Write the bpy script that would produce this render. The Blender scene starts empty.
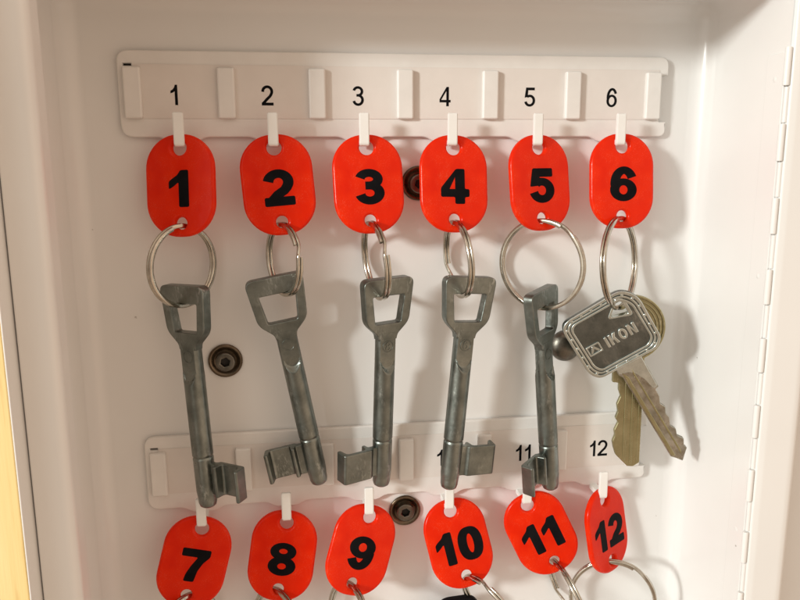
import bpy, bmesh, math, random
from mathutils import Vector, Matrix
random.seed(7)
S = 0.001                       # everything below is written in millimetres
sc = bpy.context.scene
COL = sc.collection
PI = math.pi
R = math.radians

# ------------------------------------------------------------------ materials
def new_mat(name):
    m = bpy.data.materials.new(name); m.use_nodes = True
    nt = m.node_tree
    return m, nt, nt.nodes['Principled BSDF']

def N(nt, typ, **kw):
    n = nt.nodes.new(typ)
    for k, v in kw.items():
        if k in n.inputs.keys(): n.inputs[k].default_value = v
        else: setattr(n, k, v)
    return n

def noise(nt, scale, detail=4.0, rough=0.55, stretch=None, coord='Object'):
    tc = N(nt, 'ShaderNodeTexCoord')
    src = tc.outputs[coord]
    if stretch:
        mp = N(nt, 'ShaderNodeMapping'); mp.inputs['Scale'].default_value = stretch
        nt.links.new(src, mp.inputs['Vector']); src = mp.outputs['Vector']
    n = N(nt, 'ShaderNodeTexNoise', Scale=scale, Detail=detail, Roughness=rough)
    nt.links.new(src, n.inputs['Vector'])
    return n

def ramp(nt, fac, stops):
    r = N(nt, 'ShaderNodeValToRGB')
    el = r.color_ramp.elements
    while len(el) < len(stops): el.new(0.5)
    for e, (p, c) in zip(el, stops):
        e.position = p; e.color = (c[0], c[1], c[2], 1) if not isinstance(c, float) else (c, c, c, 1)
    nt.links.new(fac, r.inputs['Fac'])
    return r.outputs['Color']

def bump(nt, bsdf, height, strength, dist):
    b = N(nt, 'ShaderNodeBump', Strength=strength, Distance=dist)
    nt.links.new(height, b.inputs['Height']); nt.links.new(b.outputs['Normal'], bsdf.inputs['Normal'])

def mat_enamel():
    m, nt, b = new_mat('white_enamel')
    n = noise(nt, 18, 3)
    base = ramp(nt, n.outputs['Fac'], [(0.3, (0.775, 0.775, 0.76)), (0.7, (0.80, 0.80, 0.785))])
    tc = N(nt, 'ShaderNodeTexCoord')          # sparse grime specks
    v = N(nt, 'ShaderNodeTexVoronoi', Scale=44.0); nt.links.new(tc.outputs['Object'], v.inputs['Vector'])
    wv = noise(nt, 900, 2)
    ad = N(nt, 'ShaderNodeMath', operation='MULTIPLY_ADD'); ad.inputs[1].default_value = 0.09; nt.links.new(wv.outputs['Fac'], ad.inputs[0]); nt.links.new(v.outputs['Distance'], ad.inputs[2])
    sp = ramp(nt, ad.outputs[0], [(0.056, 0.7), (0.070, 0.0)])
    mx = N(nt, 'ShaderNodeMix', data_type='RGBA'); nt.links.new(sp, mx.inputs['Factor'])
    nt.links.new(base, mx.inputs['A']); mx.inputs['B'].default_value = (0.22, 0.18, 0.14, 1)
    nt.links.new(mx.outputs['Result'], b.inputs['Base Color'])
    n3 = noise(nt, 14, 2)
    nt.links.new(ramp(nt, n3.outputs['Fac'], [(0.2, 0.19), (0.8, 0.25)]), b.inputs['Roughness'])
    n2 = noise(nt, 430, 2)
    bump(nt, b, n2.outputs['Fac'], 0.05, 0.0003)
    return m

def mat_plastic(name, c, rough, var=0.03, bs=0.06, spec=0.5):
    m, nt, b = new_mat(name)
    n = noise(nt, 120, 4)
    nt.links.new(ramp(nt, n.outputs['Fac'], [(0.3, tuple(x - var for x in c)), (0.7, tuple(x + var * 0.5 for x in c))]), b.inputs['Base Color'])
    b.inputs['Roughness'].default_value = rough
    b.inputs['Specular IOR Level'].default_value = spec
    n2 = noise(nt, 700, 3)
    bump(nt, b, n2.outputs['Fac'], bs, 0.0003)
    return m

def mat_red():
    m, nt, b = new_mat('red_glitter_plastic')
    n = noise(nt, 140, 4)
    base = ramp(nt, n.outputs['Fac'], [(0.3, (0.82, 0.019, 0.001)), (0.7, (0.95, 0.038, 0.002))])
    # fine lighter flecks moulded into the plastic
    tc = N(nt, 'ShaderNodeTexCoord')
    v = N(nt, 'ShaderNodeTexVoronoi', Scale=1700.0)
    nt.links.new(tc.outputs['Object'], v.inputs['Vector'])
    big = noise(nt, 130, 2)
    fl = ramp(nt, v.outputs['Distance'], [(0.20, 1.0), (0.30, 0.0)])
    pt = ramp(nt, big.outputs['Fac'], [(0.42, 0.02), (0.64, 0.55)])
    mu = N(nt, 'ShaderNodeMath', operation='MULTIPLY')
    nt.links.new(fl, mu.inputs[0]); nt.links.new(pt, mu.inputs[1])
    mx = N(nt, 'ShaderNodeMix', data_type='RGBA')
    nt.links.new(mu.outputs[0], mx.inputs['Factor'])
    nt.links.new(base, mx.inputs['A']); mx.inputs['B'].default_value = (1.0, 0.30, 0.16, 1)
    nt.links.new(mx.outputs['Result'], b.inputs['Base Color'])
    tr = N(nt, 'ShaderNodeBsdfTranslucent'); tr.inputs['Color'].default_value = (1.0, 0.19, 0.05, 1)
    ms = N(nt, 'ShaderNodeMixShader'); ms.inputs['Fac'].default_value = 0.42
    out = [n for n in nt.nodes if n.type == 'OUTPUT_MATERIAL'][0]
    nt.links.new(b.outputs[0], ms.inputs[1]); nt.links.new(tr.outputs[0], ms.inputs[2]); nt.links.new(ms.outputs[0], out.inputs['Surface'])
    b.inputs['Roughness'].default_value = 0.20
    b.inputs['Specular IOR Level'].default_value = 0.28
    n2 = noise(nt, 420, 3)
    bump(nt, b, n2.outputs['Fac'], 0.22, 0.0004)
    return m

def mat_metal(name, dark, light, r0, r1, scale=160, bs=0.25, bd=0.0004, stretch=None, metal=1.0, worn=None):
    m, nt, b = new_mat(name)
    n = noise(nt, scale, 6, 0.62, stretch)
    base = ramp(nt, n.outputs['Fac'], [(0.32, dark), (0.68, light)])
    if worn:                    # small rubbed bright flecks and scratches in patches
        f = noise(nt, 1100, 4, 0.7, (1.0, 1.0, 0.35)); p = noise(nt, 130, 3, 0.6, (1.0, 1.0, 0.5))
        a = ramp(nt, f.outputs['Fac'], [(0.50, 0.0), (0.62, 1.0)]); q = ramp(nt, p.outputs['Fac'], [(0.50, 0.0), (0.70, 0.7)])
        mu = N(nt, 'ShaderNodeMath', operation='MULTIPLY'); nt.links.new(a, mu.inputs[0]); nt.links.new(q, mu.inputs[1])
        mx = N(nt, 'ShaderNodeMix', data_type='RGBA'); nt.links.new(mu.outputs[0], mx.inputs['Factor'])
        nt.links.new(base, mx.inputs['A']); mx.inputs['B'].default_value = (*worn, 1); base = mx.outputs['Result']
    nt.links.new(base, b.inputs['Base Color'])
    b.inputs['Metallic'].default_value = metal
    n3 = noise(nt, scale * 0.7, 5, 0.6, stretch)
    nt.links.new(ramp(nt, n3.outputs['Fac'], [(0.35, float(r0)), (0.65, float(r1))]), b.inputs['Roughness'])
    n2 = noise(nt, scale * 4, 3, 0.5, stretch)
    bump(nt, b, n2.outputs['Fac'], bs, bd)
    return m

def mat_wood():
    m, nt, b = new_mat('pale_wood')
    n = noise(nt, 40, 6, 0.6, (7.0, 1.0, 0.35))
    nt.links.new(ramp(nt, n.outputs['Fac'], [(0.30, (0.70, 0.50, 0.20)), (0.42, (0.85, 0.66, 0.30)), (0.75, (0.89, 0.71, 0.35))]), b.inputs['Base Color'])
    b.inputs['Roughness'].default_value = 0.5
    n2 = noise(nt, 200, 4, 0.6, (6.0, 1.0, 0.3))
    bump(nt, b, n2.outputs['Fac'], 0.15, 0.0005)
    return m

M = dict(
    enamel=mat_enamel(),
    rail=mat_plastic('white_moulded_plastic', (0.78, 0.765, 0.735), 0.38),
    hook=mat_plastic('bright_white_plastic', (0.83, 0.825, 0.80), 0.35, 0.02),
    paper=mat_plastic('label_paper', (0.74, 0.70, 0.66), 0.6, 0.02, 0.1),
    red=mat_red(),
    black=mat_plastic('black_print', (0.008, 0.008, 0.009), 0.45, 0.003, 0.15, 0.04),
    zinc=mat_metal('dull_cast_zinc', (0.132, 0.147, 0.134), (0.25, 0.27, 0.248), 0.27, 0.48, 95, 0.28, worn=(0.50, 0.53, 0.50)),
    nickel=mat_metal('nickel_wire', (0.44, 0.40, 0.34), (0.62, 0.58, 0.50), 0.12, 0.24, 260, 0.08, 0.0002),
    silver=mat_metal('worn_nickel_silver', (0.52, 0.57, 0.54), (0.70, 0.76, 0.73), 0.13, 0.26, 200, 0.10, 0.0002),
    tarnish=mat_metal('tarnished_recess', (0.12, 0.134, 0.127), (0.23, 0.25, 0.238), 0.20, 0.32, 120, 0.15, 0.0003, worn=(0.4, 0.4, 0.37)),
    brass=mat_metal('aged_brass', (0.34, 0.315, 0.175), (0.46, 0.43, 0.26), 0.24, 0.38, 90, 0.15, 0.0003, worn=(0.7, 0.66, 0.45)),
    wornbrass=mat_metal('stained_brass', (0.24, 0.215, 0.16), (0.54, 0.53, 0.47), 0.22, 0.44, 150, 0.3, 0.0004),
    bronze=mat_metal('dark_bronze', (0.10, 0.075, 0.05), (0.20, 0.155, 0.11), 0.24, 0.42, 220, 0.2, 0.0003),
    steel=mat_metal('dull_bolt_steel', (0.13, 0.12, 0.10), (0.22, 0.205, 0.175), 0.28, 0.45, 260, 0.2, 0.0003),
    socket=mat_plastic('recess_dark', (0.02, 0.016, 0.012), 0.6, 0.006, 0.1),  # near-black for the socket floors; also paints the shade in the rail slots
    wood=mat_wood(),
    wall=mat_plastic('wall_paint', (0.62, 0.58, 0.52), 0.8, 0.03, 0.3),
)

# ------------------------------------------------------------------ helpers
def link(name, me, mat=None, parent=None, smooth=True, mw=None):
    o = bpy.data.objects.new(name, me); COL.objects.link(o)
    if mat is not None and len(me.materials) == 0: me.materials.append(mat)
    if parent is not None: o.parent = parent
    if mw is not None: o.matrix_local = mw
    if smooth:
        for p in me.polygons: p.use_smooth = True
        try: me.set_sharp_from_angle(angle=R(50))
        except Exception: pass
        wn = o.modifiers.new('normals', 'WEIGHTED_NORMAL'); wn.keep_sharp = True; wn.weight = 60
    return o

def tag(o, label=None, cat=None, group=None, kind=None):
    if label: o['label'] = label
    if cat: o['category'] = cat
    if group: o['group'] = group
    if kind: o['kind'] = kind
    return o

def empty(name, mw):
    o = bpy.data.objects.new(name, None); COL.objects.link(o)
    o.empty_display_size = 0.005
    o.matrix_world = mw
    return o

def frame(origin, x, y, z):
    m = Matrix.Identity(4)
    for i, v in enumerate((x, y, z)):
        for k in range(3): m[k][i] = v[k]
    for k in range(3): m[k][3] = origin[k] * S
    return m

def frame_up(origin, up, yaw):
    """z along 'up', then turned about it; yaw > 0 brings the left edge nearer the viewer."""
    z = Vector(up).normalized()
    f = Vector((0, -1, 0))
    y = -(f - z * f.dot(z)).normalized()
    x = y.cross(z)
    m = Matrix.Rotation(R(yaw), 3, z)
    return frame(origin, m @ x, m @ y, z)

def rrect(w, h, r, n=8, cx=0, cz=0, bulge=0.0):
    pts = []
    for q, (sx, sz) in enumerate(((1, 1), (-1, 1), (-1, -1), (1, -1))):
        for k in range(n + 1):
            a = PI / 2 * q + PI / 2 * k / n
            pts.append((cx + sx * (w / 2 - r) + r * math.cos(a), cz + sz * (h / 2 - r) + r * math.sin(a)))
    return pts

def circ(cx, cz, r, n=28, rz=None):
    rz = rz or r
    return [(cx + r * math.cos(2 * PI * k / n), cz + rz * math.sin(2 * PI * k / n)) for k in range(n)]

def rounded(pts, r, n=5):
    """round the corners of a polygon; r is one radius or one per corner"""
    out = []; L = len(pts)
    for i in range(L):
        p = Vector(pts[i]); a = Vector(pts[i - 1]); b = Vector(pts[(i + 1) % L])
        ri = r[i] if isinstance(r, (list, tuple)) else r
        if ri <= 0: out.append(tuple(p)); continue
        da = (a - p); db = (b - p)
        d = min(ri, da.length * 0.48, db.length * 0.48)
        p0 = p + da.normalized() * d; p1 = p + db.normalized() * d
        for k in range(n + 1):
            t = k / n
            q = p0 * (1 - t) ** 2 + p * 2 * t * (1 - t) + p1 * t * t
            out.append(tuple(q))
    return out

def plate_mesh(outers, holes, thick, bev, y0=0.0, res=2):
    """flat plate in the x-z plane, thickness about y = y0, with rounded edges (mm in, metres out)"""
    cu = bpy.data.curves.new('outline', 'CURVE'); cu.dimensions = '2D'; cu.fill_mode = 'BOTH'
    cu.extrude = max(thick / 2 - bev, 0.0) * S; cu.bevel_depth = bev * S; cu.bevel_resolution = res
    cu.offset = -bev * S
    for loop in list(outers) + list(holes):
        sp = cu.splines.new('POLY'); sp.points.add(len(loop) - 1); sp.use_cyclic_u = True
        for p, q in zip(sp.points, loop): p.co = (q[0] * S, q[1] * S, 0, 1)
    ob = bpy.data.objects.new('outline', cu); COL.objects.link(ob)
    dg = bpy.context.evaluated_depsgraph_get(); dg.update()
    me = bpy.data.meshes.new_from_object(ob.evaluated_get(dg))
    bpy.data.objects.remove(ob); bpy.data.curves.remove(cu)
    me.transform(Matrix(((1, 0, 0, 0), (0, 0, -1, y0 * S), (0, 1, 0, 0), (0, 0, 0, 1))))
    me.materials.clear()
    return me

def join_meshes(ms, mats=None):
    bm = bmesh.new()
    for m in ms: bm.from_mesh(m); bpy.data.meshes.remove(m)
    out = bpy.data.meshes.new('mesh'); bm.to_mesh(out); bm.free()
    return out

def box_mesh(x0, x1, y0, y1, z0, z1, bev=0.0, seg=3):
    bm = bmesh.new(); bmesh.ops.create_cube(bm, size=1)
    for v in bm.verts:
        v.co = Vector(((x0 + x1) / 2 + v.co.x * (x1 - x0), (y0 + y1) / 2 + v.co.y * (y1 - y0), (z0 + z1) / 2 + v.co.z * (z1 - z0))) * S
    if bev: bmesh.ops.bevel(bm, geom=bm.edges[:], offset=bev * S, segments=seg, profile=0.5, affect='EDGES', clamp_overlap=True)
    me = bpy.data.meshes.new('box'); bm.to_mesh(me); bm.free()
    return me

def lathe_mesh(prof, n=32, axis='y', cap=True):
    """prof: (radius, along) in mm, turned about the axis"""
    bm = bmesh.new(); rings = []
    for r, t in prof:
        if r < 1e-6:
            co = (0, t * S, 0) if axis == 'y' else (0, 0, t * S)
            rings.append([bm.verts.new(co)])
        else:
            ring = []
            for k in range(n):
                a = 2 * PI * k / n
                c, s = r * math.cos(a) * S, r * math.sin(a) * S
                ring.append(bm.verts.new((c, t * S, s) if axis == 'y' else (c, s, t * S)))
            rings.append(ring)
    for A, B in zip(rings, rings[1:]):
        for k in range(n):
            k2 = (k + 1) % n
            if len(A) == 1 and len(B) == 1: continue
            if len(A) == 1: bm.faces.new((A[0], B[k], B[k2]))
            elif len(B) == 1: bm.faces.new((A[k], A[k2], B[0]))
            else: bm.faces.new((A[k], A[k2], B[k2], B[k]))
    bmesh.ops.recalc_face_normals(bm, faces=bm.faces[:])
    me = bpy.data.meshes.new('lathe'); bm.to_mesh(me); bm.free()
    return me

def shift(me, x=0, y=0, z=0):
    me.transform(Matrix.Translation((x * S, y * S, z * S))); return me

# ------------------------------------------------------------------ lettering (own outlines)
def stroke(path, sx, sy):
    """flat ribbon round a centre line, wider across (sx) than up (sy)"""
    L, Rr = [], []
    n = len(path)
    for i, p in enumerate(path):
        a = path[max(i - 1, 0)]; b = path[min(i + 1, n - 1)]
        dx, dz = b[0] - a[0], b[1] - a[1]; d = math.hypot(dx, dz) or 1
        nx, nz = -dz / d, dx / d
        L.append((p[0] + nx * sx / 2, p[1] + nz * sy / 2)); Rr.append((p[0] - nx * sx / 2, p[1] - nz * sy / 2))
    return ('ribbon', L, Rr)

def arc(cx, cz, rx, rz, a0, a1, n=20):
    return [(cx + rx * math.cos(R(a0 + (a1 - a0) * k / n)), cz + rz * math.sin(R(a0 + (a1 - a0) * k / n))) for k in range(n + 1)]

def glyph(ch, W, s, v):
    """list of (outline, holes); height 1, width W, stem s, bar v"""
    a, b, t, o = s / 2, W - s / 2, 1 - v / 2, v / 2
    if ch == '0':
        ou = [(W / 2 + W / 2 * math.copysign(abs(math.cos(q)) ** 0.82, math.cos(q)), .5 + .51 * math.copysign(abs(math.sin(q)) ** 0.88, math.sin(q))) for q in [2 * PI * k / 40 for k in range(40)]]
        return [(ou, [circ(W / 2, .5, W / 2 - s, 28, .5 - v * .92)])]
    if ch == '1':
        xr = W * .80; xl = xr - s
        return [([(xl, 0), (xr, 0), (xr, 1), (xl + s * .2, 1), (xl - s * .10, .87), (xl - s * .65, .77), (W * .80 - s - W * .34, .70), (W * .80 - s - W * .34, .70 - v * .95), (xl - s * .5, .70 - v * .6), (xl, .70 - v * .1)], [])]
    if ch == '2':
        p = [(a * .98, .68)] + arc(W / 2, 1 - v / 2 - .235, (b - a) / 2, .235, 165, -22, 22)
        q = p[-1]
        p += [(q[0] - .05 * W, q[1] - .07), (q[0] - .14 * W, q[1] - .15), (W * .45, .31), (a * 1.1, .10)]
        return [(stroke(p, s, v * 1.05), []), ([(0, 0), (W, 0), (W, v * 1.1), (0, v * 1.1)], [])]
    if ch == '3':
        md = .535; r1 = (t - md) / 2; r2 = (md - o) / 2
        p = arc(W * .49, t - r1, (b - a) / 2 * .93, r1, 168, -90, 24) + [(W * .36, md)]
        q = [(W * .36, md)] + arc(W * .5, o + r2, (b - a) / 2, r2, 90, -168, 26)
        return [(stroke(p, s * .96, v), []), (stroke(q, s, v), [])]
    if ch == '4':
        xr = W * .84; xl = xr - s; z0, z1 = .20, .20 + v
        return [([(xl, 0), (xr, 0), (xr, z0), (W, z0), (W, z1), (xr, z1), (xr, 1), (xl + s * .12, 1), (0, z1 + .03), (0, z0), (xl, z0)],
                 [[(xl + .004, z1), (xl + .004, z1 + (.34 if s > .18 else .46)), (W * (.30 if s > .18 else .15), z1)]])]
    if ch == '5':
        p = arc(W * .49, o + .25, (b - a) / 2 * 1.02, .25, 128, -168, 26)
        return [([(W * .14, 1), (W * .94, 1), (W * .94, 1 - v * 1.1), (W * .16, 1 - v * 1.1)], []),
                ([(W * .14, 1), (W * .14 + s * .9, 1), (W * .10 + s * .85, .50), (W * .02, .47)], []), (stroke(p, s, v), [])]
    if ch in '69':
        lo = (circ(W / 2, .325, W / 2, 32, .325 + .01), [circ(W / 2, .325, W / 2 - s, 22, .325 - v * .85)])
        up = arc(W * .52, .50, (b - a) / 2 * 1.03, .5 - v / 2 + .01, 188, 28, 22)
        g = [lo, (stroke(up, s, v), [])]
        if ch == '9':
            f = lambda L: [(W - x, 1 - z) for x, z in L]
            g = [(('ribbon', f(ou[1]), f(ou[2])) if ou[0] == 'ribbon' else f(ou), [f(h) for h in hs]) for ou, hs in g]
        return g
    if ch == '7':
        return [([(0, 1), (W, 1), (W, 1 - v * .9), (W * .80, .60), (W * .66, .34), (W * .60, 0), (W * .60 - s * 1.05, 0), (W * .60 - s * .95, .22), (W * .40, .48), (W * .58, 1 - v * 1.1), (0, 1 - v * 1.1)], [])]
    if ch == '8':
        return [(circ(W / 2, .735, W * .47, 28, .272), [circ(W / 2, .745, W * .47 - s * .92, 20, .272 - v * .86)]),
                (circ(W / 2, .29, W * .5, 30, .297), [circ(W / 2, .285, W * .5 - s, 22, .297 - v * .9)])]
    if ch == 'I': return [([(W / 2 - s / 2, 0), (W / 2 + s / 2, 0), (W / 2 + s / 2, 1), (W / 2 - s / 2, 1)], [])]
    if ch == 'K': return [([(0, 0), (s, 0), (s, .34), (s * 1.5, .46), (W - s * 1.15, 0), (W, 0), (s * 2.2, .62), (W * .97, 1), (W * .97 - s * 1.25, 1), (s, .55), (s, 1), (0, 1)], [])]
    if ch == 'O': return [(circ(W / 2, .5, W / 2, 34, .51), [circ(W / 2, .5, W / 2 - s, 26, .51 - v)])]
    if ch == 'N': return [([(0, 0), (s, 0), (s, .62), (W - s * 1.05, 0), (W, 0), (W, 1), (W - s, 1), (W - s, .38), (s * 1.05, 1), (0, 1)], [])]
    return []

def text_mesh(txt, h, cx, cz, y, thick, W=.84, s=.29, v=.225, gap=.10, rot=0.0, bev=0.0, soft=0.0):
    ws = {'1': W * .76, 'I': s * 1.1}
    tot = sum(ws.get(c, W) for c in txt) + gap * (len(txt) - 1)
    x = -tot / 2; ms = []; k = 0
    ca, sa = math.cos(R(rot)), math.sin(R(rot))
    def put(L, x0):
        out = []
        for px, pz in L:
            X, Z = (px + x0) * h, (pz - .5) * h
            out.append((cx + X * ca - Z * sa, cz + X * sa + Z * ca))
        return out
    def ribbon(L, Rr, x0, th):
        bm = bmesh.new(); L, Rr = put(L, x0), put(Rr, x0)
        for i in range(len(L) - 1):
            q = [L[i], L[i + 1], Rr[i + 1], Rr[i]]
            bm.faces.new([bm.verts.new((a * S, (y - th / 2) * S, b * S)) for a, b in q])
        for P in (L, Rr):
            for i in range(len(P) - 1):
                (a, b), (c2, d2) = P[i], P[i + 1]
                bm.faces.new([bm.verts.new(v) for v in ((a * S, (y - th / 2) * S, b * S), (c2 * S, (y - th / 2) * S, d2 * S), (c2 * S, (y + th / 2) * S, d2 * S), (a * S, (y + th / 2) * S, b * S))])
        me = bpy.data.meshes.new('ribbon'); bm.to_mesh(me); bm.free(); return me
    for c in txt:
        off = -(W - ws[c]) / 2 if c in ws else 0
        for ou, hs in glyph(c, W, s, v):
            if ou[0] == 'ribbon':
                ms.append(ribbon(ou[1], ou[2], x + off, thick + .012 * k)); k += 1; continue
            if soft and len(ou) < 22: ou = rounded(ou, soft, 3)
            ms.append(plate_mesh([put(ou, x + off)], [put(q, x + off) for q in hs], thick + .012 * k, bev, y)); k += 1
        x += ws.get(c, W) + gap
    return join_meshes(ms)

# ------------------------------------------------------------------ the setting
wall = link('wall', box_mesh(-420, 560, 3.0, 9.0, -420, 250), M['wall'], smooth=False)
tag(wall, kind='structure')

wp = empty('wooden_panel', frame((-164, -66, -100), (1, 0, 0), (0, 1, 0), (0, 0, 1)))
tag(wp, 'pale yellow wooden panel standing left of the white cabinet', 'panel')
link('panel_board', box_mesh(-30, 29.4, -9, 9, -260, 400, .5, 2), M['wood'], wp)
link('white_edging', box_mesh(29.45, 30.0, -9.1, 9, -260, 400, .2, 2), M['enamel'], wp)

# ------------------------------------------------------------------ the cabinet
XL, XR, ZT, ZB, YF = -131.0, 130.6, 37.0, -262.0, -55.0
cab = empty('key_cabinet', frame((0, 0, -110), (1, 0, 0), (0, 1, 0), (0, 0, 1)))
tag(cab, 'open white enamelled steel key cabinet with two numbered rows of hooks', 'key cabinet')
inv = cab.matrix_world.inverted()
def cpart(name, me, mat, parent=None, smooth=True):
    """mesh given in scene coordinates, parented under the cabinet or one of its parts"""
    p = parent or cab
    me.transform(p.matrix_world.inverted() if p is cab else (cab.matrix_world).inverted())
    o = link(name, me, mat, p, smooth)
    return o

def shell():
    bm = bmesh.new(); bmesh.ops.create_cube(bm, size=1)
    for v in bm.verts:
        v.co = Vector(((XL + XR) / 2 + v.co.x * (XR - XL), YF / 2 + v.co.y * -YF, (ZT + ZB) / 2 + v.co.z * (ZT - ZB)))
    front = [f for f in bm.faces if all(v.co.y < YF + 1 for v in f.verts)]
    bmesh.ops.delete(bm, geom=front, context='FACES')
    ed = [e for e in bm.edges if not all(v.co.y < YF + 1 for v in e.verts)]
    bmesh.ops.bevel(bm, geom=ed, offset=8, segments=7, profile=0.5, affect='EDGES')
    bmesh.ops.recalc_face_normals(bm, faces=bm.faces[:])
    for v in bm.verts: v.co *= S
    me = bpy.data.meshes.new('shell'); bm.to_mesh(me); bm.free()
    return me
sh = cpart('cabinet_shell', shell(), M['enamel'])
md = sh.modifiers.new('sheet', 'SOLIDIFY'); md.thickness = 1.2 * S; md.offset = 1.0
sh.modifiers.remove(sh.modifiers['normals'])
wn = sh.modifiers.new('normals', 'WEIGHTED_NORMAL'); wn.keep_sharp = True; wn.weight = 70

# left front frame: a folded strip with a rounded inner edge
def lip():
    out = rounded([(-133.6, -56), (-133.6, -66.2), (-121.4, -66.2), (-121.4, -55.5), (-123.2, -55.5), (-123.2, -62), (-131.9, -62), (-131.9, -56)],
                  [0, .8, 3.6, .5, .5, 2.0, .5, 0], 8)
    bm = bmesh.new()
    A = [bm.verts.new((x * S, y * S, ZB * S)) for x, y in out]; B = [bm.verts.new((x * S, y * S, (ZT + 2) * S)) for x, y in out]
    n = len(out)
    for k in range(n): bm.faces.new((A[k], A[(k + 1) % n], B[(k + 1) % n], B[k]))
    bm.faces.new(A[::-1]); bm.faces.new(B)
    bmesh.ops.recalc_face_normals(bm, faces=bm.faces[:])
    me = bpy.data.meshes.new('lip'); bm.to_mesh(me); bm.free(); return me
cpart('front_frame', lip(), M['enamel'])

# hinge leaf on the right wall, spot-weld dimples, knuckles
leaf = cpart('hinge_leaf', box_mesh(129.75, 130.55, -54.2, -43.6, -258, 11.6, .25, 2), M['enamel'])
zk = 13.2; k = 0
while zk > -258:
    z1 = zk - 13.3
    if k % 2 == 0:
        me = lathe_mesh([(0, zk), (1.0, zk - .05), (1.2, zk - .35), (1.2, z1 + .35), (1.0, z1 + .05), (0, z1)], 20, 'z')
        cpart('hinge_knuckle', shift(me, 130.1, -55.2, 0), M['enamel'], leaf)
    else:
        me = lathe_mesh([(0, zk - .45), (.9, zk - .45), (.9, z1 + .45), (0, z1 + .45)], 16, 'z')
        cpart('hinge_knuckle', shift(me, 130.9, -54.9, 0), M['enamel'], leaf)
    zk = z1; k += 1
for z in (2.5, -70, -175):
    cpart('weld_dimple', shift(lathe_mesh([(0, -.18), (.6, -.14), (1.3, .12)], 20, 'y'), 0, 0, 0), M['enamel'], leaf)
    d = bpy.data.objects[-1] if False else leaf.children[-1]
    d.data.transform(Matrix.Translation((0, 0, 0)))
    me = d.data
    me.transform(cab.matrix_world)
    me.transform(Matrix.Translation((129.72 * S, -49 * S, z * S)) @ Matrix.Rotation(-PI / 2, 4, 'Z'))
    me.transform(cab.matrix_world.inverted())

# the door, swung right open: raised rim then recessed pan
def door():
    prof = [(130.7, -54.0), (131.6, -56.3), (134, -56.9), (144.5, -57.6), (146.6, -57.2), (147.8, -55.6), (148.2, -44.5), (149.4, -43), (152, -42.6), (370, -42.6), (374, -43.5), (375, -57), (377, -57.5), (380, -57.5), (380, -40.5), (133, -40.5), (131.2, -42)]
    prof = rounded(prof, [0.3, .6, .6, 1.4, 1.2, 1.4, 1.4, 1, 1, 2, 1, 1, 1, 1, 0, 0, 0], 4)
    bm = bmesh.new()
    A = [bm.verts.new((x * S, y * S, ZB * S)) for x, y in prof]; B = [bm.verts.new((x * S, y * S, (ZT + 3) * S)) for x, y in prof]
    n = len(prof)
    for k in range(n): bm.faces.new((A[k], A[(k + 1) % n], B[(k + 1) % n], B[k]))
    bm.faces.new(A[::-1]); bm.faces.new(B)
    bmesh.ops.recalc_face_normals(bm, faces=bm.faces[:])
    me = bpy.data.meshes.new('door'); bm.to_mesh(me); bm.free(); return me
cpart('cabinet_door', door(), M['enamel'])

# four mounting screws: dished washer, bolt head with hexagon socket
def screw(x, z, dome=False):
    if dome:
        d = lathe_mesh([(7.0, 0.0), (7.1, -.8), (6.7, -1.9), (5.7, -3.1), (4.2, -4.0), (2.2, -4.5), (0, -4.65)], 40)
        cpart('screw_cap', shift(d, x - .6, 0, z), M['steel']); return
    w = lathe_mesh([(7.0, 0.0), (7.15, -.5), (7.0, -1.1), (6.5, -1.35), (5.9, -1.15), (5.0, -.5), (4.4, -.25), (0, -.2)], 40)
    wo = cpart('screw_washer', shift(w, x, 0, z), M['bronze'])
    hx = [(1.95 * math.cos(PI / 3 * k + .3), 1.95 * math.sin(PI / 3 * k + .3)) for k in range(6)]
    bh = plate_mesh([circ(0, 0, 4.0, 36)], [hx], 3.0, .55, -1.35, 3)
    bo = cpart('bolt_head', shift(bh, x + .1, 0, z - .2), M['steel'], wo)
    sk = lathe_mesh([(0, -.6), (2.3, -.6)], 24)  # near-black disc as the socket floor
    cpart('hexagon_socket', shift(sk, x + .1, 0, z - .2), M['socket'], bo)
for x, z in ((-75.8, -108.0), (6.0, -35.4), (-0.2, -181.0), (72.8, -107.4)): screw(x, z, x > 70)

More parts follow.
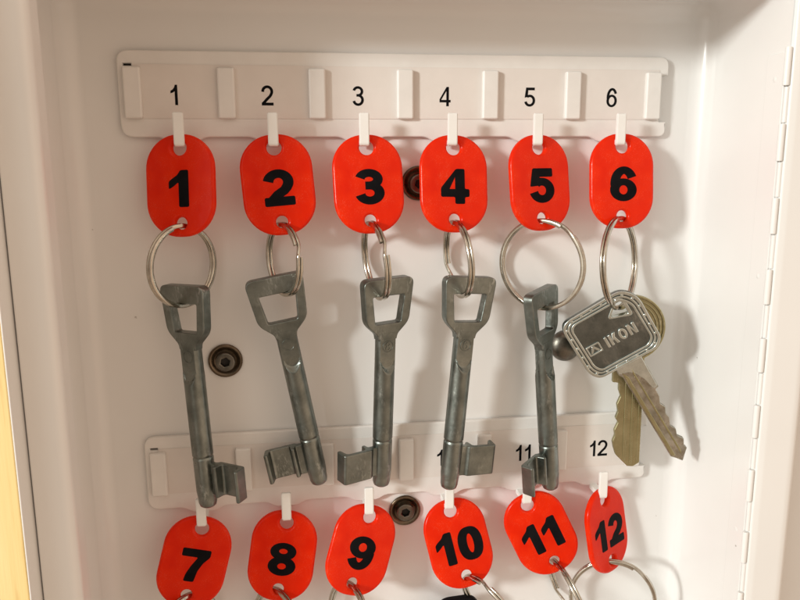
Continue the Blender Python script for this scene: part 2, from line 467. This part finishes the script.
# hook rails with their label strips
HX = [-87.5, -52.5, -17.5, 17.5, 52.5, 87.5]
LX = [-89.9, -54.4, -18.8, 16.5, 52.0, 87.4]
def rail(zc, names):
    zt, zb, zl = 15.8, -16.7, -18.9
    low = [(-110.5, zb)]
    for hx in HX:
        low += [(hx - 8.5, zb), (hx - 5.0, zl), (hx + 5.0, zl), (hx + 8.5, zb)]
    low += [(112.2, zb), (112.2, -10.6), (108.9, -10.6), (108.9, 8.4), (112.2, 8.4), (112.2, zt), (-110.5, zt)]
    rad = [5] + [2.2, 2.2, 2.2, 2.2] * 6 + [4, .4, .8, .8, .4, 4, 4.5]
    out = rounded([(x, z + zc) for x, z in low], rad, 5)
    # narrow slots above the end tabs
    sl = [[(-108.2, zc + 10.0), (-105.2, zc + 10.0), (-105.2, zc + 10.9), (-108.2, zc + 10.9)]]
    ro = cpart('hook_rail', plate_mesh([out], sl, 2.3, .6, -1.6, 3), M['rail'])
    cpart('rail_slot', box_mesh(-108.4, -105.0, -.5, -.3, zc + 10.05, zc + 10.85), M['socket'], ro, False)  # near-black sheet behind the slot, its shade put into the colour
    st = cpart('label_strip', box_mesh(-104.8, 108.0, -3.02, -2.83, zc - 9.6, zc + 10.6), M['paper'], ro, False)
    for nme, lx in zip(names, LX):
        cpart('label_number', text_mesh(nme, 7.6, lx + (0 if len(nme) == 1 else 1.4) + (2.2 if nme == '7' else 0), zc - .75, -3.05, .06, .60, .14, .13, .08 if len(nme) == 1 else .10), M['black'], st, False)
    for kk in range(7):
        x = (kk - 3) * 35.0
        cpart('label_tab', box_mesh(x - 3.3, x + 3.3, -5.3, -2.6, zc - 9.7, zc + 9.5, .8, 4), M['rail'], ro)
    for hx in HX:
        prof = rounded([(-2.5, -18.2), (-2.5, -20.4), (-14.2, -20.4), (-14.2, -7.7), (-12.5, -7.7), (-12.5, -18.2)], [0, 0, 1.6, .8, .5, .8], 5)
        bm = bmesh.new()
        A = [bm.verts.new(((hx - 1.95) * S, y * S, (z + zc) * S)) for y, z in prof]; B = [bm.verts.new(((hx + 1.95) * S, y * S, (z + zc) * S)) for y, z in prof]
        n = len(prof)
        for q in range(n): bm.faces.new((A[q], A[(q + 1) % n], B[(q + 1) % n], B[q]))
        fa = bm.faces.new(A[::-1]); fb = bm.faces.new(B)
        bmesh.ops.recalc_face_normals(bm, faces=bm.faces[:])
        bmesh.ops.bevel(bm, geom=list(fa.edges) + list(fb.edges), offset=.35 * S, segments=2, affect='EDGES')
        me = bpy.data.meshes.new('hook'); bm.to_mesh(me); bm.free()
        cpart('hook', me, M['hook'], ro)
rail(0.0, ['1', '2', '3', '4', '5', '6'])
rail(-155.1, ['7', '8', '9', '10', '11', '12'])

# ------------------------------------------------------------------ tags
HD = 28.6                        # distance between the two holes
TAGS = [  # number, top hole, bottom hole, yaw
    ('1', (-87.7, -11, -20.9), (-87.9, -15, -48.2), -18), ('2', (-52.4, -11, -21.0), (-50.2, -15, -48.9), 0),
    ('3', (-16.6, -11, -21.1), (-15.8, -16.5, -49.2), 4), ('4', (18.2, -11, -21.3), (17.9, -16.5, -49.0), 4),
    ('5', (53.3, -11, -21.2), (54.4, -15, -48.6), 15), ('6', (89.2, -11, -20.8), (88.8, -15, -49.1), 2),
    ('7', (-87.8, -11, -177.4), (-95.3, -15, -205.2), 3), ('8', (-52.6, -11, -177.4), (-57.3, -15.5, -206.5), -4),
    ('9', (-17.2, -11, -177.4), (-26.6, -19, -206.0), 8), ('10', (18.4, -11, -177.4), (24.8, -19, -206.6), 4),
    ('11', (53.4, -11, -177.2), (66.2, -15.5, -204.5), -4), ('12', (88.6, -11, -177.0), (92.0, -14, -203.0), 33)]
def tag_outline():
    w, h = 27.8, HD + 10.3
    p = rrect(w, h, 13.0, 12)
    return [(x, z - HD / 2) for x, z in p]
tag_me = plate_mesh([tag_outline()], [circ(0, 0, 2.9, 30), circ(0, -HD, 2.35, 26)], 2.9, 1.15, 0, 5)
tag_objs = {}; low_hole = {}
NUMW = {'1': 'one', '7': 'seven'}
for num, A, B, yaw in TAGS:
    A = Vector(A); B = Vector(B)
    mw = frame_up(A, A - B, yaw)
    o = link('key_tag', tag_me, M['red'], None, True)
    o.matrix_world = mw
    row = 'upper' if int(num) < 7 else 'lower'
    tag(o, 'red plastic key tag printed with a bold black %s on the %s rail' % (num, row), 'key tag', 'numbered red key tags on hooks')
    two = len(num) == 2
    tm = text_mesh(num, 14.0 if not two else 14.2, .2, -HD / 2 - 1.2, -1.46, .10, .84 if not two else .78, .29, .225, .08, 0, 0, .05)
    link('tag_number', tm, M['black'], o, False)
    tag_objs[num] = o
    low_hole[num] = mw @ Vector((0, 0, -(HD + 1.0) * S)) / S if False else (mw @ (Vector((0, 0, -(HD + 1.0))) * S)) / S

# ------------------------------------------------------------------ split rings
def ring_mesh(rad, axial=1.3, radial=1.9):
    pitch = axial * 1.06; n = 230; a0, a1 = R(10), R(710)
    sec = []
    m = 10
    for q in range(m):
        t = 2 * PI * q / m
        sec.append((radial / 2 * math.copysign(abs(math.cos(t)) ** .7, math.cos(t)), axial / 2 * math.copysign(abs(math.sin(t)) ** .7, math.sin(t))))
    bm = bmesh.new(); rings = []
    for i in range(n + 1):
        t = a0 + (a1 - a0) * i / n
        f = (math.degrees(t) - 346) / 28; f = min(max(f, 0), 1); f = f * f * (3 - 2 * f)
        y = (f - .5) * pitch
        bmp = .25 * math.exp(-((math.degrees(t) - 360) / 16) ** 2)
        ring = []
        for dr, dy in sec:
            rr = rad + dr + bmp
            ring.append(bm.verts.new((rr * math.cos(t) * S, (y + dy) * S, rr * math.sin(t) * S)))
        rings.append(ring)
    for A, B in zip(rings, rings[1:]):
        for k in range(m): bm.faces.new((A[k], A[(k + 1) % m], B[(k + 1) % m], B[k]))
    bm.faces.new(rings[0]); bm.faces.new(rings[-1][::-1])
    bmesh.ops.recalc_face_normals(bm, faces=bm.faces[:])
    me = bpy.data.meshes.new('ring'); bm.to_mesh(me); bm.free(); return me

def ring(label, P1, P2, yaw, jog, rad=None):
    """ring whose wire runs through P1 (top) and P2 (bottom); yaw > 0: left side nearer; jog: where the wire ends sit"""
    P1 = Vector(P1); P2 = Vector(P2); d = (P2 - P1); mid = (P1 + P2) / 2
    r = d.length / 2 if rad is None else rad
    z = -d.normalized()
    u = Vector((math.cos(R(yaw)), math.sin(R(yaw)), 0)); x = (u - z * u.dot(z)).normalized(); y = z.cross(x)
    mm = Matrix.Rotation(R(-jog), 3, 'Y')
    M3 = Matrix((x, y, z)).transposed() @ mm
    mw = frame(mid, M3.col[0], M3.col[1], M3.col[2])
    o = link('key_ring', ring_mesh(r), M['nickel'])
    o.matrix_world = mw
    return tag(o, label, 'key ring', 'nickel split rings on the key tags')

# ------------------------------------------------------------------ zinc bit keys
BAR = 7.0
def bow_mesh():
    out = rounded([(-11.7, 0), (11.7, 0), (9.9, -18.4), (4.6, -23.4), (4.2, -25.5), (-4.2, -25.5), (-4.6, -23.4), (-9.9, -18.4)],
                  [3.4, 3.4, 2.6, 2.0, 0, 0, 2.0, 2.6], 7)
    hole = rounded([(-7.4, -BAR), (7.4, -BAR), (5.9, -18.6), (-5.9, -18.6)], .9, 3)
    return plate_mesh([out], [hole], 4.3, .45, 0, 3)
def neck_disc_mesh():
    return join_meshes([plate_mesh([circ(0, -28.2, 2.5, 28)], [circ(0, -28.2, 2.2, 28)], .3, .08, sd * 2.25, 1) for sd in (-1, 1)])
def shank_mesh():
    prof = [(0, -22.6), (4.2, -22.6), (4.2, -34), (4.2, -40), (4.2, -69.3), (3.98, -69.6), (3.80, -69.9), (3.80, -70.2), (4.1, -70.5), (4.15, -71), (4.1, -84.5), (3.9, -86.6), (3.86, -86.8), (3.82, -87.2), (3.7, -89.6), (3.3, -91.0), (2.4, -91.7), (0, -91.8)]
    fine = []
    for (r0, z0), (r1, z1) in zip(prof, prof[1:]):
        st = max(1, int(abs(z1 - z0) / .45))
        for k in range(st): fine.append((r0 + (r1 - r0) * k / st, z0 + (z1 - z0) * k / st))
    fine.append(prof[-1])
    me = lathe_mesh(fine, 56, 'z')
    for v in me.vertices:
        z = v.co.z / S
        xx = min(abs(v.co.x / S), 3.3)
        ze = -34.2 - math.sqrt(3.3 ** 2 - xx ** 2)
        lim = 2.22 + max(0.0, ze - z) * .9
        v.co.y = max(-lim * S, min(lim * S, v.co.y))
    return me
def bit_mesh(sx, sy):
    pts = [(3, -1.9), (5.6, -1.9), (6.8, -3.1), (18.6, -3.1), (19.4, -2.4), (20.0, 2.8), (19.2, 3.3), (18.3, 2.9), (17.4, -.6), (16.4, -1.1), (9.4, -1.1), (8.9, -.6), (8.6, 2.6), (7.8, 3.0), (7.0, 2.5), (6.6, .6), (3, .6)]
    pts = [(u * sx, v * sy) for u, v in pts]
    if sx * sy < 0: pts = pts[::-1]
    me = plate_mesh([rounded(pts, .45, 3)], [], 13.2, .45, 0, 2)     # section in x-z, thickness along y
    me.transform(Matrix(((1, 0, 0, 0), (0, 0, 1, 0), (0, -1, 0, 0), (0, 0, 0, 1))))   # (u, t, v) -> (u, v, -t)
    me.transform(Matrix.Translation((0, 0, -79.2 * S)))
    return me
bow_me, disc_me, shank_me = bow_mesh(), neck_disc_mesh(), shank_mesh()
KEYS = [ # tag, bow top, tip, yaw, bit side, fin side, label
    ('1', (-88.4, -17.0, -72.7), (-83.9, -17.5, -161.8), -38, 1, -1, 'grey zinc bit key hanging from tag 1 with its bit turned right'),
    ('2', (-54.5, -15.5, -70.4), (-38.1, -10.5, -161.2), 2, -1, -1, 'grey zinc bit key hanging aslant from tag 2 with its bit turned left'),
    ('3', (-9.6, -18.5, -71.8), (-12.0, -10.5, -165.3), 24, -1, 1, 'grey zinc bit key hanging straight below tag 3 with its bit turned left'),
    ('4', (24.1, -18.5, -72.1), (16.4, -17.5, -161.8), 14, 1, 1, 'grey zinc bit key hanging from tag 4 with its bit turned right'),
    ('5', (55.0, -15.5, -78.8), (63.8, -11, -169.0), 43, -1, -1, 'grey zinc bit key turned edgeways on the wide ring of tag 5')]
key_mw = {}
for num, A, B, yaw, sx, sy, lab in KEYS:
    A = Vector(A); B = Vector(B)
    mw = frame_up(A, A - B, yaw); key_mw[num] = mw
    o = empty('bit_key', mw)
    tag(o, lab, 'key', 'grey zinc bit keys')
    b = link('bow', bow_me, M['zinc'], o)
    sk = link('shank', shank_me, M['zinc'], o); link('neck_mark', disc_me, M['zinc'], sk)
    link('bit', bit_mesh(sx, sy), M['zinc'], o)
    if num in '34':
        link('embossed_number', text_mesh({'3': '8', '4': '6'}[num], 3.6, 0, -28.2, -2.28, .3, .62, .14, .13), M['zinc'], sk)

# rings for the upper row
for num, yaw, jog, dx, lab in (
        ('1', 48, 100, -1.5, 'split ring through tag 1 holding the leftmost zinc key'),
        ('2', -64, 20, 3.2, 'split ring through tag 2 with its wire ends showing at right'),
        ('3', -79, 20, -2.6, 'narrow split ring through tag 3 seen nearly edge on'),
        ('4', -83, 200, -2.6, 'narrow split ring through tag 4 holding an upright zinc key'),
        ('5', -44, 52, -.2, 'wide round split ring through tag 5 seen almost face on')):
    P2 = (key_mw[num] @ (Vector((dx, 0, -(BAR + 1.1))) * S)) / S
    ring(lab, low_hole[num], P2, yaw, jog)
P6 = (86.6, -21.5, -86.6)
ring('split ring through tag 6 holding two cylinder keys', low_hole['6'], P6, 46, 250)

# lower row rings (only their tops are in the picture)
def hang(num, v, r, yaw, jog, lab):
    p = Vector(low_hole[num]); v = Vector(v).normalized()
    ring(lab, p, p + v * 2 * r, yaw, jog, r)
hang('7', (.05, -.15, -1), 16.4, 50, 200, 'split ring just entering view at the bottom hole of tag 7')
hang('8', (-.05, -.15, -1), 16.4, -55, 200, 'split ring just entering view at the bottom hole of tag 8')
hang('9', (-.10, -.15, -1), 16.4, -66, 200, 'split ring at the bottom hole of tilted tag 9')
hang('10', (.62, -.45, -.8), 16.0, -62, 40, 'split ring slanting away right from tag 10')
hang('11', (.36, -.2, -1), 16.4, -84, 200, 'split ring hanging under the slanted tag 11')
hang('12', (.08, -.05, -1), 18.6, -22, 48, 'wide split ring seen face on under the edgeways tag 12')

# ------------------------------------------------------------------ cylinder keys on ring 6
def cut_edge(x_lo, x_hi, z0, z1, n, seed):
    rnd = random.Random(seed); pts = []; pitch = (z1 - z0) / n
    for k in range(n):
        d = x_lo + (x_hi - x_lo) * rnd.random()
        zc = z0 + pitch * (k + .5)
        pts += [(d, zc - pitch * .16), (d, zc + pitch * .16)]
        pts.append((max(x_lo, min(x_hi, d)) + abs(x_hi - x_lo) * .45 * (1 if x_hi > x_lo else -1), zc + pitch * .5))
    return pts

fk = empty('cylinder_key', frame_up((84.6, -20.6, -98.4), (-36.3, 1.5, 57.0), -12))
tag(fk, 'silver cylinder key with embossed square head slanting right below tag 6', 'key')
ho = rounded([(-16.6, 15.6), (12.5, 16.2), (17.4, 10), (17.2, -11), (13.8, -14.4), (-13.4, -14.4), (-16.4, -10)], [5.5, 4.5, 5, 4, 3, 5, 4], 7)
hole = rounded([(3.2, 7.4), (10.6, 5.2), (10.4, 11.4), (8.6, 12.4)], [1.2, 1.2, 1.2, 1.0], 4)
hd = link('key_head', plate_mesh([ho], [hole], 2.3, .5, 0, 3), M['tarnish'], fk)
def inset(pts, d, c=(0.4, 0.8)):
    out = []
    for x, z in pts:
        vx, vz = x - c[0], z - c[1]; L = math.hypot(vx, vz); k = (L - d * 1.12) / L
        out.append((c[0] + vx * k, c[1] + vz * k))
    return out
def frame_ring(o1, o2, th): return plate_mesh([inset(ho, o1)], [inset(ho, o2)], th, .22, 0, 2)
hb = link('head_border', join_meshes([frame_ring(.1, 1.25, 3.5), frame_ring(1.75, 2.55, 3.3), frame_ring(3.05, 4.0, 3.4)]), M['silver'], fk)
# small blocks along the border
bl = []
for pts in (inset(ho, 1.6),):
    per = len(pts)
    acc = 0
    for i in range(per):
        a, b2 = Vector(pts[i - 1]), Vector(pts[i]); L = (b2 - a).length; s0 = acc
        acc += L
        k0 = math.ceil(s0 / 4.6)
        while k0 * 4.6 < acc:
            p = a + (b2 - a) * ((k0 * 4.6 - s0) / max(L, 1e-6)); bl.append(plate_mesh([circ(p.x, p.y, .62, 8)], [], 3.42, .2, 0, 1)); k0 += 1
link('border_studs', join_meshes(bl), M['silver'], fk)
link('embossed_lettering', text_mesh('IKON', 5.0, 3.3, -1.2, -1.35, 1.2, .74, .25, .22, .11, 0, .22), M['silver'], hd)
lg = [plate_mesh([rrect(6.2, 4.6, .5, 3, -9.0, -1.2)], [rrect(4.8, 3.2, .3, 3, -9.0, -1.2)], .9, .12, -1.35, 1),
      plate_mesh([[(-11.2, -2.6), (-10.2, -2.6), (-9.0, -.9), (-7.8, -2.6), (-6.8, -2.6), (-8.5, .2), (-9.5, .2)]], [], .82, .1, -1.35, 1)]
link('embossed_emblem', join_meshes(lg), M['silver'], hd)
# ring wire passes the eye: rim of the eye
link('eye_rim', plate_mesh([rounded([(1.6, 7.4), (12.0, 3.6), (12.0, 11.8), (9.0, 14.2)], [1.8, 1.8, 1.8, 1.4], 4)], [hole], 3.1, .25, 0, 2), M['silver'], fk)
bp = [(-5.9, -12.8), (-5.9, -17), (-4.9, -19), (-4.7, -62.5), (-3.2, -64.2), (-1.2, -67.0), (1.0, -64.5), (3.2, -62.2), (2.6, -60.6), (4.0, -57.6), (2.2, -54.8), (3.2, -51.8), (1.9, -49.0), (3.4, -45.4), (2.9, -43.0), (4.1, -40.2), (3.0, -37.6), (4.3, -34.6), (4.4, -30.8), (6.0, -30.4), (6.2, -12.8)]
bl_o = link('blade', plate_mesh([rounded(bp, .35, 2)], [], 2.2, .3, 0, 2), M['wornbrass'], fk)
gr = [plate_mesh([[(-4.3, -16.5), (-2.7, -20), (-2.7, -62.8), (-4.3, -62.2)]], [], 2.75, .2, 0, 1),
      plate_mesh([[(-.6, -20), (.2, -16.5), (.5, -62), (-.4, -64)]], [], 2.65, .2, 0, 1)]
link('blade_ridge', join_meshes(gr), M['brass'], bl_o)
link('shoulder', plate_mesh([rounded([(-5.6, -13.0), (6.0, -13.0), (5.7, -29.8), (3.6, -29.8), (2.4, -24), (.2, -19.6), (-2.2, -17.6), (-5.6, -17)], .8, 3)], [], 2.5, .2, 0, 2), M['silver'], fk)

bk = empty('cylinder_key', frame_up((96.6, -13.2, -97.4), (-.8, -.5, 60), -8))
tag(bk, 'brass cylinder key with round head hanging straight behind the silver key', 'key')
rh = link('key_head', plate_mesh([circ(0, 0, 14.6, 44)], [circ(-5.3, 8.1, 3.9, 24)], 2.0, .4, 0, 3), M['brass'], bk)
link('head_rim', join_meshes([plate_mesh([circ(0, 0, 14.5, 44)], [circ(0, 0, 13.3, 44)], 3.0, .3, 0, 2), plate_mesh([arc(0, 0, 12.5, 12.5, -150, 88, 40) + arc(0, 0, 11.8, 11.8, 88, -150, 40)], [], 2.7, .2, 0, 2), plate_mesh([arc(0, 0, 11.0, 11.0, -150, 80, 40) + arc(0, 0, 10.3, 10.3, 80, -150, 40)], [], 2.6, .2, 0, 2)]), M['brass'], bk)
bp = [(-4.6, -13), (-7.2, -19.0), (-7.2, -24), (-4.4, -24.4), (-4.4, -27.6), (-3.4, -30.4), (-4.9, -34.2), (-4.3, -37.6), (-5.3, -40.6), (-4.0, -42.5), (-5.6, -46.2), (-5.2, -48.6), (-6.2, -51.4), (-5.6, -54.4), (-4.6, -57.6), (.8, -63.2), (3.4, -63.4), (6.2, -61.6), (6.3, -13)]
bb = link('blade', plate_mesh([rounded(bp, .4, 2)], [], 2.0, .3, 0, 2), M['brass'], bk)
link('blade_ridge', join_meshes([plate_mesh([[(-1.6, -20), (-.3, -20), (-.3, -60.6), (-1.6, -59.4)]], [], 2.7, .2, 0, 1), plate_mesh([[(1.5, -20), (2.6, -20), (2.6, -62.3), (1.5, -62.3)]], [], 2.7, .2, 0, 1), plate_mesh([[(4.6, -20), (6.1, -20), (6.1, -61.2), (4.6, -61.6)]], [], 2.5, .2, 0, 1)]), M['brass'], bb)

# black-headed key under tag 10, its head just entering the frame
kb = empty('black_headed_key', frame_up((21.8, -12.5, -218.6), (0, -.1, 1), 5))
tag(kb, 'black plastic key head just showing beneath tag 10', 'key')
link('key_head', plate_mesh([rounded([(-7.5, 0), (7.5, 0), (12, -8), (11, -24), (-11, -24), (-12, -8)], 4, 6)], [circ(0, -11, 2.4, 18)], 3.2, .9, 0, 3), M['black'], kb)
link('blade', plate_mesh([rounded([(-4.2, -22), (4.2, -22), (4.2, -44), (0, -50), (-3, -46), (-4.2, -42)], .6, 2)], [], 2.0, .3, 0, 1), M['brass'], kb)

# ------------------------------------------------------------------ light, world, camera
L = Vector((-1.5, -1.0, 0.49)).normalized()
ld = bpy.data.lights.new('ceiling_lamp', 'AREA'); ld.shape = 'DISK'; ld.size = 0.22; ld.energy = 25.0
ld.color = (0.98, 1.0, 0.965)
lo = bpy.data.objects.new('ceiling_lamp', ld); COL.objects.link(lo)
lo.location = Vector((0, 0, -0.08)) + L * 1.8
lo.rotation_euler = (-L).to_track_quat('-Z', 'Y').to_euler()

w = bpy.data.worlds.new('World'); sc.world = w; w.use_nodes = True
nt = w.node_tree; bg = nt.nodes['Background']
tc = N(nt, 'ShaderNodeTexCoord'); sp = N(nt, 'ShaderNodeSeparateXYZ')
nt.links.new(tc.outputs['Generated'], sp.inputs[0])
ma = N(nt, 'ShaderNodeMath', operation='MULTIPLY_ADD'); ma.inputs[1].default_value = .5; ma.inputs[2].default_value = .5
nt.links.new(sp.outputs['Z'], ma.inputs[0])
c = ramp(nt, ma.outputs[0], [(0.0, (0.38, 0.26, 0.17)), (0.45, (0.59, 0.425, 0.30)), (0.62, (0.69, 0.535, 0.41)), (1.0, (0.86, 0.67, 0.52))])
# the bright side of the room, round the lamp
dp = N(nt, 'ShaderNodeVectorMath', operation='DOT_PRODUCT'); dp.inputs[1].default_value = Vector((-1.2, -1.0, 0.35)).normalized()
nt.links.new(tc.outputs['Generated'], dp.inputs[0])
mx = N(nt, 'ShaderNodeMath', operation='MAXIMUM'); mx.inputs[1].default_value = 0.0
nt.links.new(dp.outputs['Value'], mx.inputs[0])
pw = N(nt, 'ShaderNodeMath', operation='POWER'); pw.inputs[1].default_value = 6.0
nt.links.new(mx.outputs[0], pw.inputs[0])
ad = N(nt, 'ShaderNodeMix', data_type='RGBA', blend_type='ADD', clamp_result=False)
nt.links.new(pw.outputs[0], ad.inputs['Factor']); nt.links.new(c, ad.inputs['A']); ad.inputs['B'].default_value = (1.30, 1.36, 1.30, 1)
# warm glow from the room to the right of the viewer
d2 = N(nt, 'ShaderNodeVectorMath', operation='DOT_PRODUCT'); d2.inputs[1].default_value = Vector((0.75, -1.0, -0.05)).normalized()
nt.links.new(tc.outputs['Generated'], d2.inputs[0])
m2 = N(nt, 'ShaderNodeMath', operation='MAXIMUM'); m2.inputs[1].default_value = 0.0
nt.links.new(d2.outputs['Value'], m2.inputs[0])
p2 = N(nt, 'ShaderNodeMath', operation='POWER'); p2.inputs[1].default_value = 3.0
nt.links.new(m2.outputs[0], p2.inputs[0])
a2 = N(nt, 'ShaderNodeMix', data_type='RGBA', blend_type='ADD', clamp_result=False)
nt.links.new(p2.outputs[0], a2.inputs['Factor']); nt.links.new(ad.outputs['Result'], a2.inputs['A']); a2.inputs['B'].default_value = (0.68, 0.51, 0.39, 1)
# viewer's dark silhouette, a lobe added so the metal reflects contrast
d3 = N(nt, 'ShaderNodeVectorMath', operation='DOT_PRODUCT'); d3.inputs[1].default_value = Vector((-0.1, -1.0, 0.0)).normalized()
nt.links.new(tc.outputs['Generated'], d3.inputs[0])
m3 = N(nt, 'ShaderNodeMath', operation='MAXIMUM'); m3.inputs[1].default_value = 0.0
nt.links.new(d3.outputs['Value'], m3.inputs[0])
p3 = N(nt, 'ShaderNodeMath', operation='POWER'); p3.inputs[1].default_value = 9.0
nt.links.new(m3.outputs[0], p3.inputs[0])
s3 = N(nt, 'ShaderNodeMath', operation='MULTIPLY'); s3.inputs[1].default_value = 0.80
nt.links.new(p3.outputs[0], s3.inputs[0])
a3 = N(nt, 'ShaderNodeMix', data_type='RGBA')
nt.links.new(s3.outputs[0], a3.inputs['Factor']); nt.links.new(a2.outputs['Result'], a3.inputs['A']); a3.inputs['B'].default_value = (0.03, 0.027, 0.023, 1)
nt.links.new(a3.outputs['Result'], bg.inputs['Color']); bg.inputs['Strength'].default_value = 0.88

cd = bpy.data.cameras.new('camera'); co = bpy.data.objects.new('camera', cd); COL.objects.link(co)
co.location = Vector((-45.82, -311.76, -23.81)) * S
co.rotation_euler = (1.38007967, 0.00448944, -0.14090157)
cd.sensor_width = 36; cd.lens = 751.916 / 800 * 36; cd.clip_start = 0.01; cd.clip_end = 50
sc.camera = co
sc.view_settings.view_transform = 'Standard'; sc.view_settings.look = 'None'; sc.view_settings.gamma = 1
sc.view_settings.exposure = 0
sc.cycles.max_bounces = 12
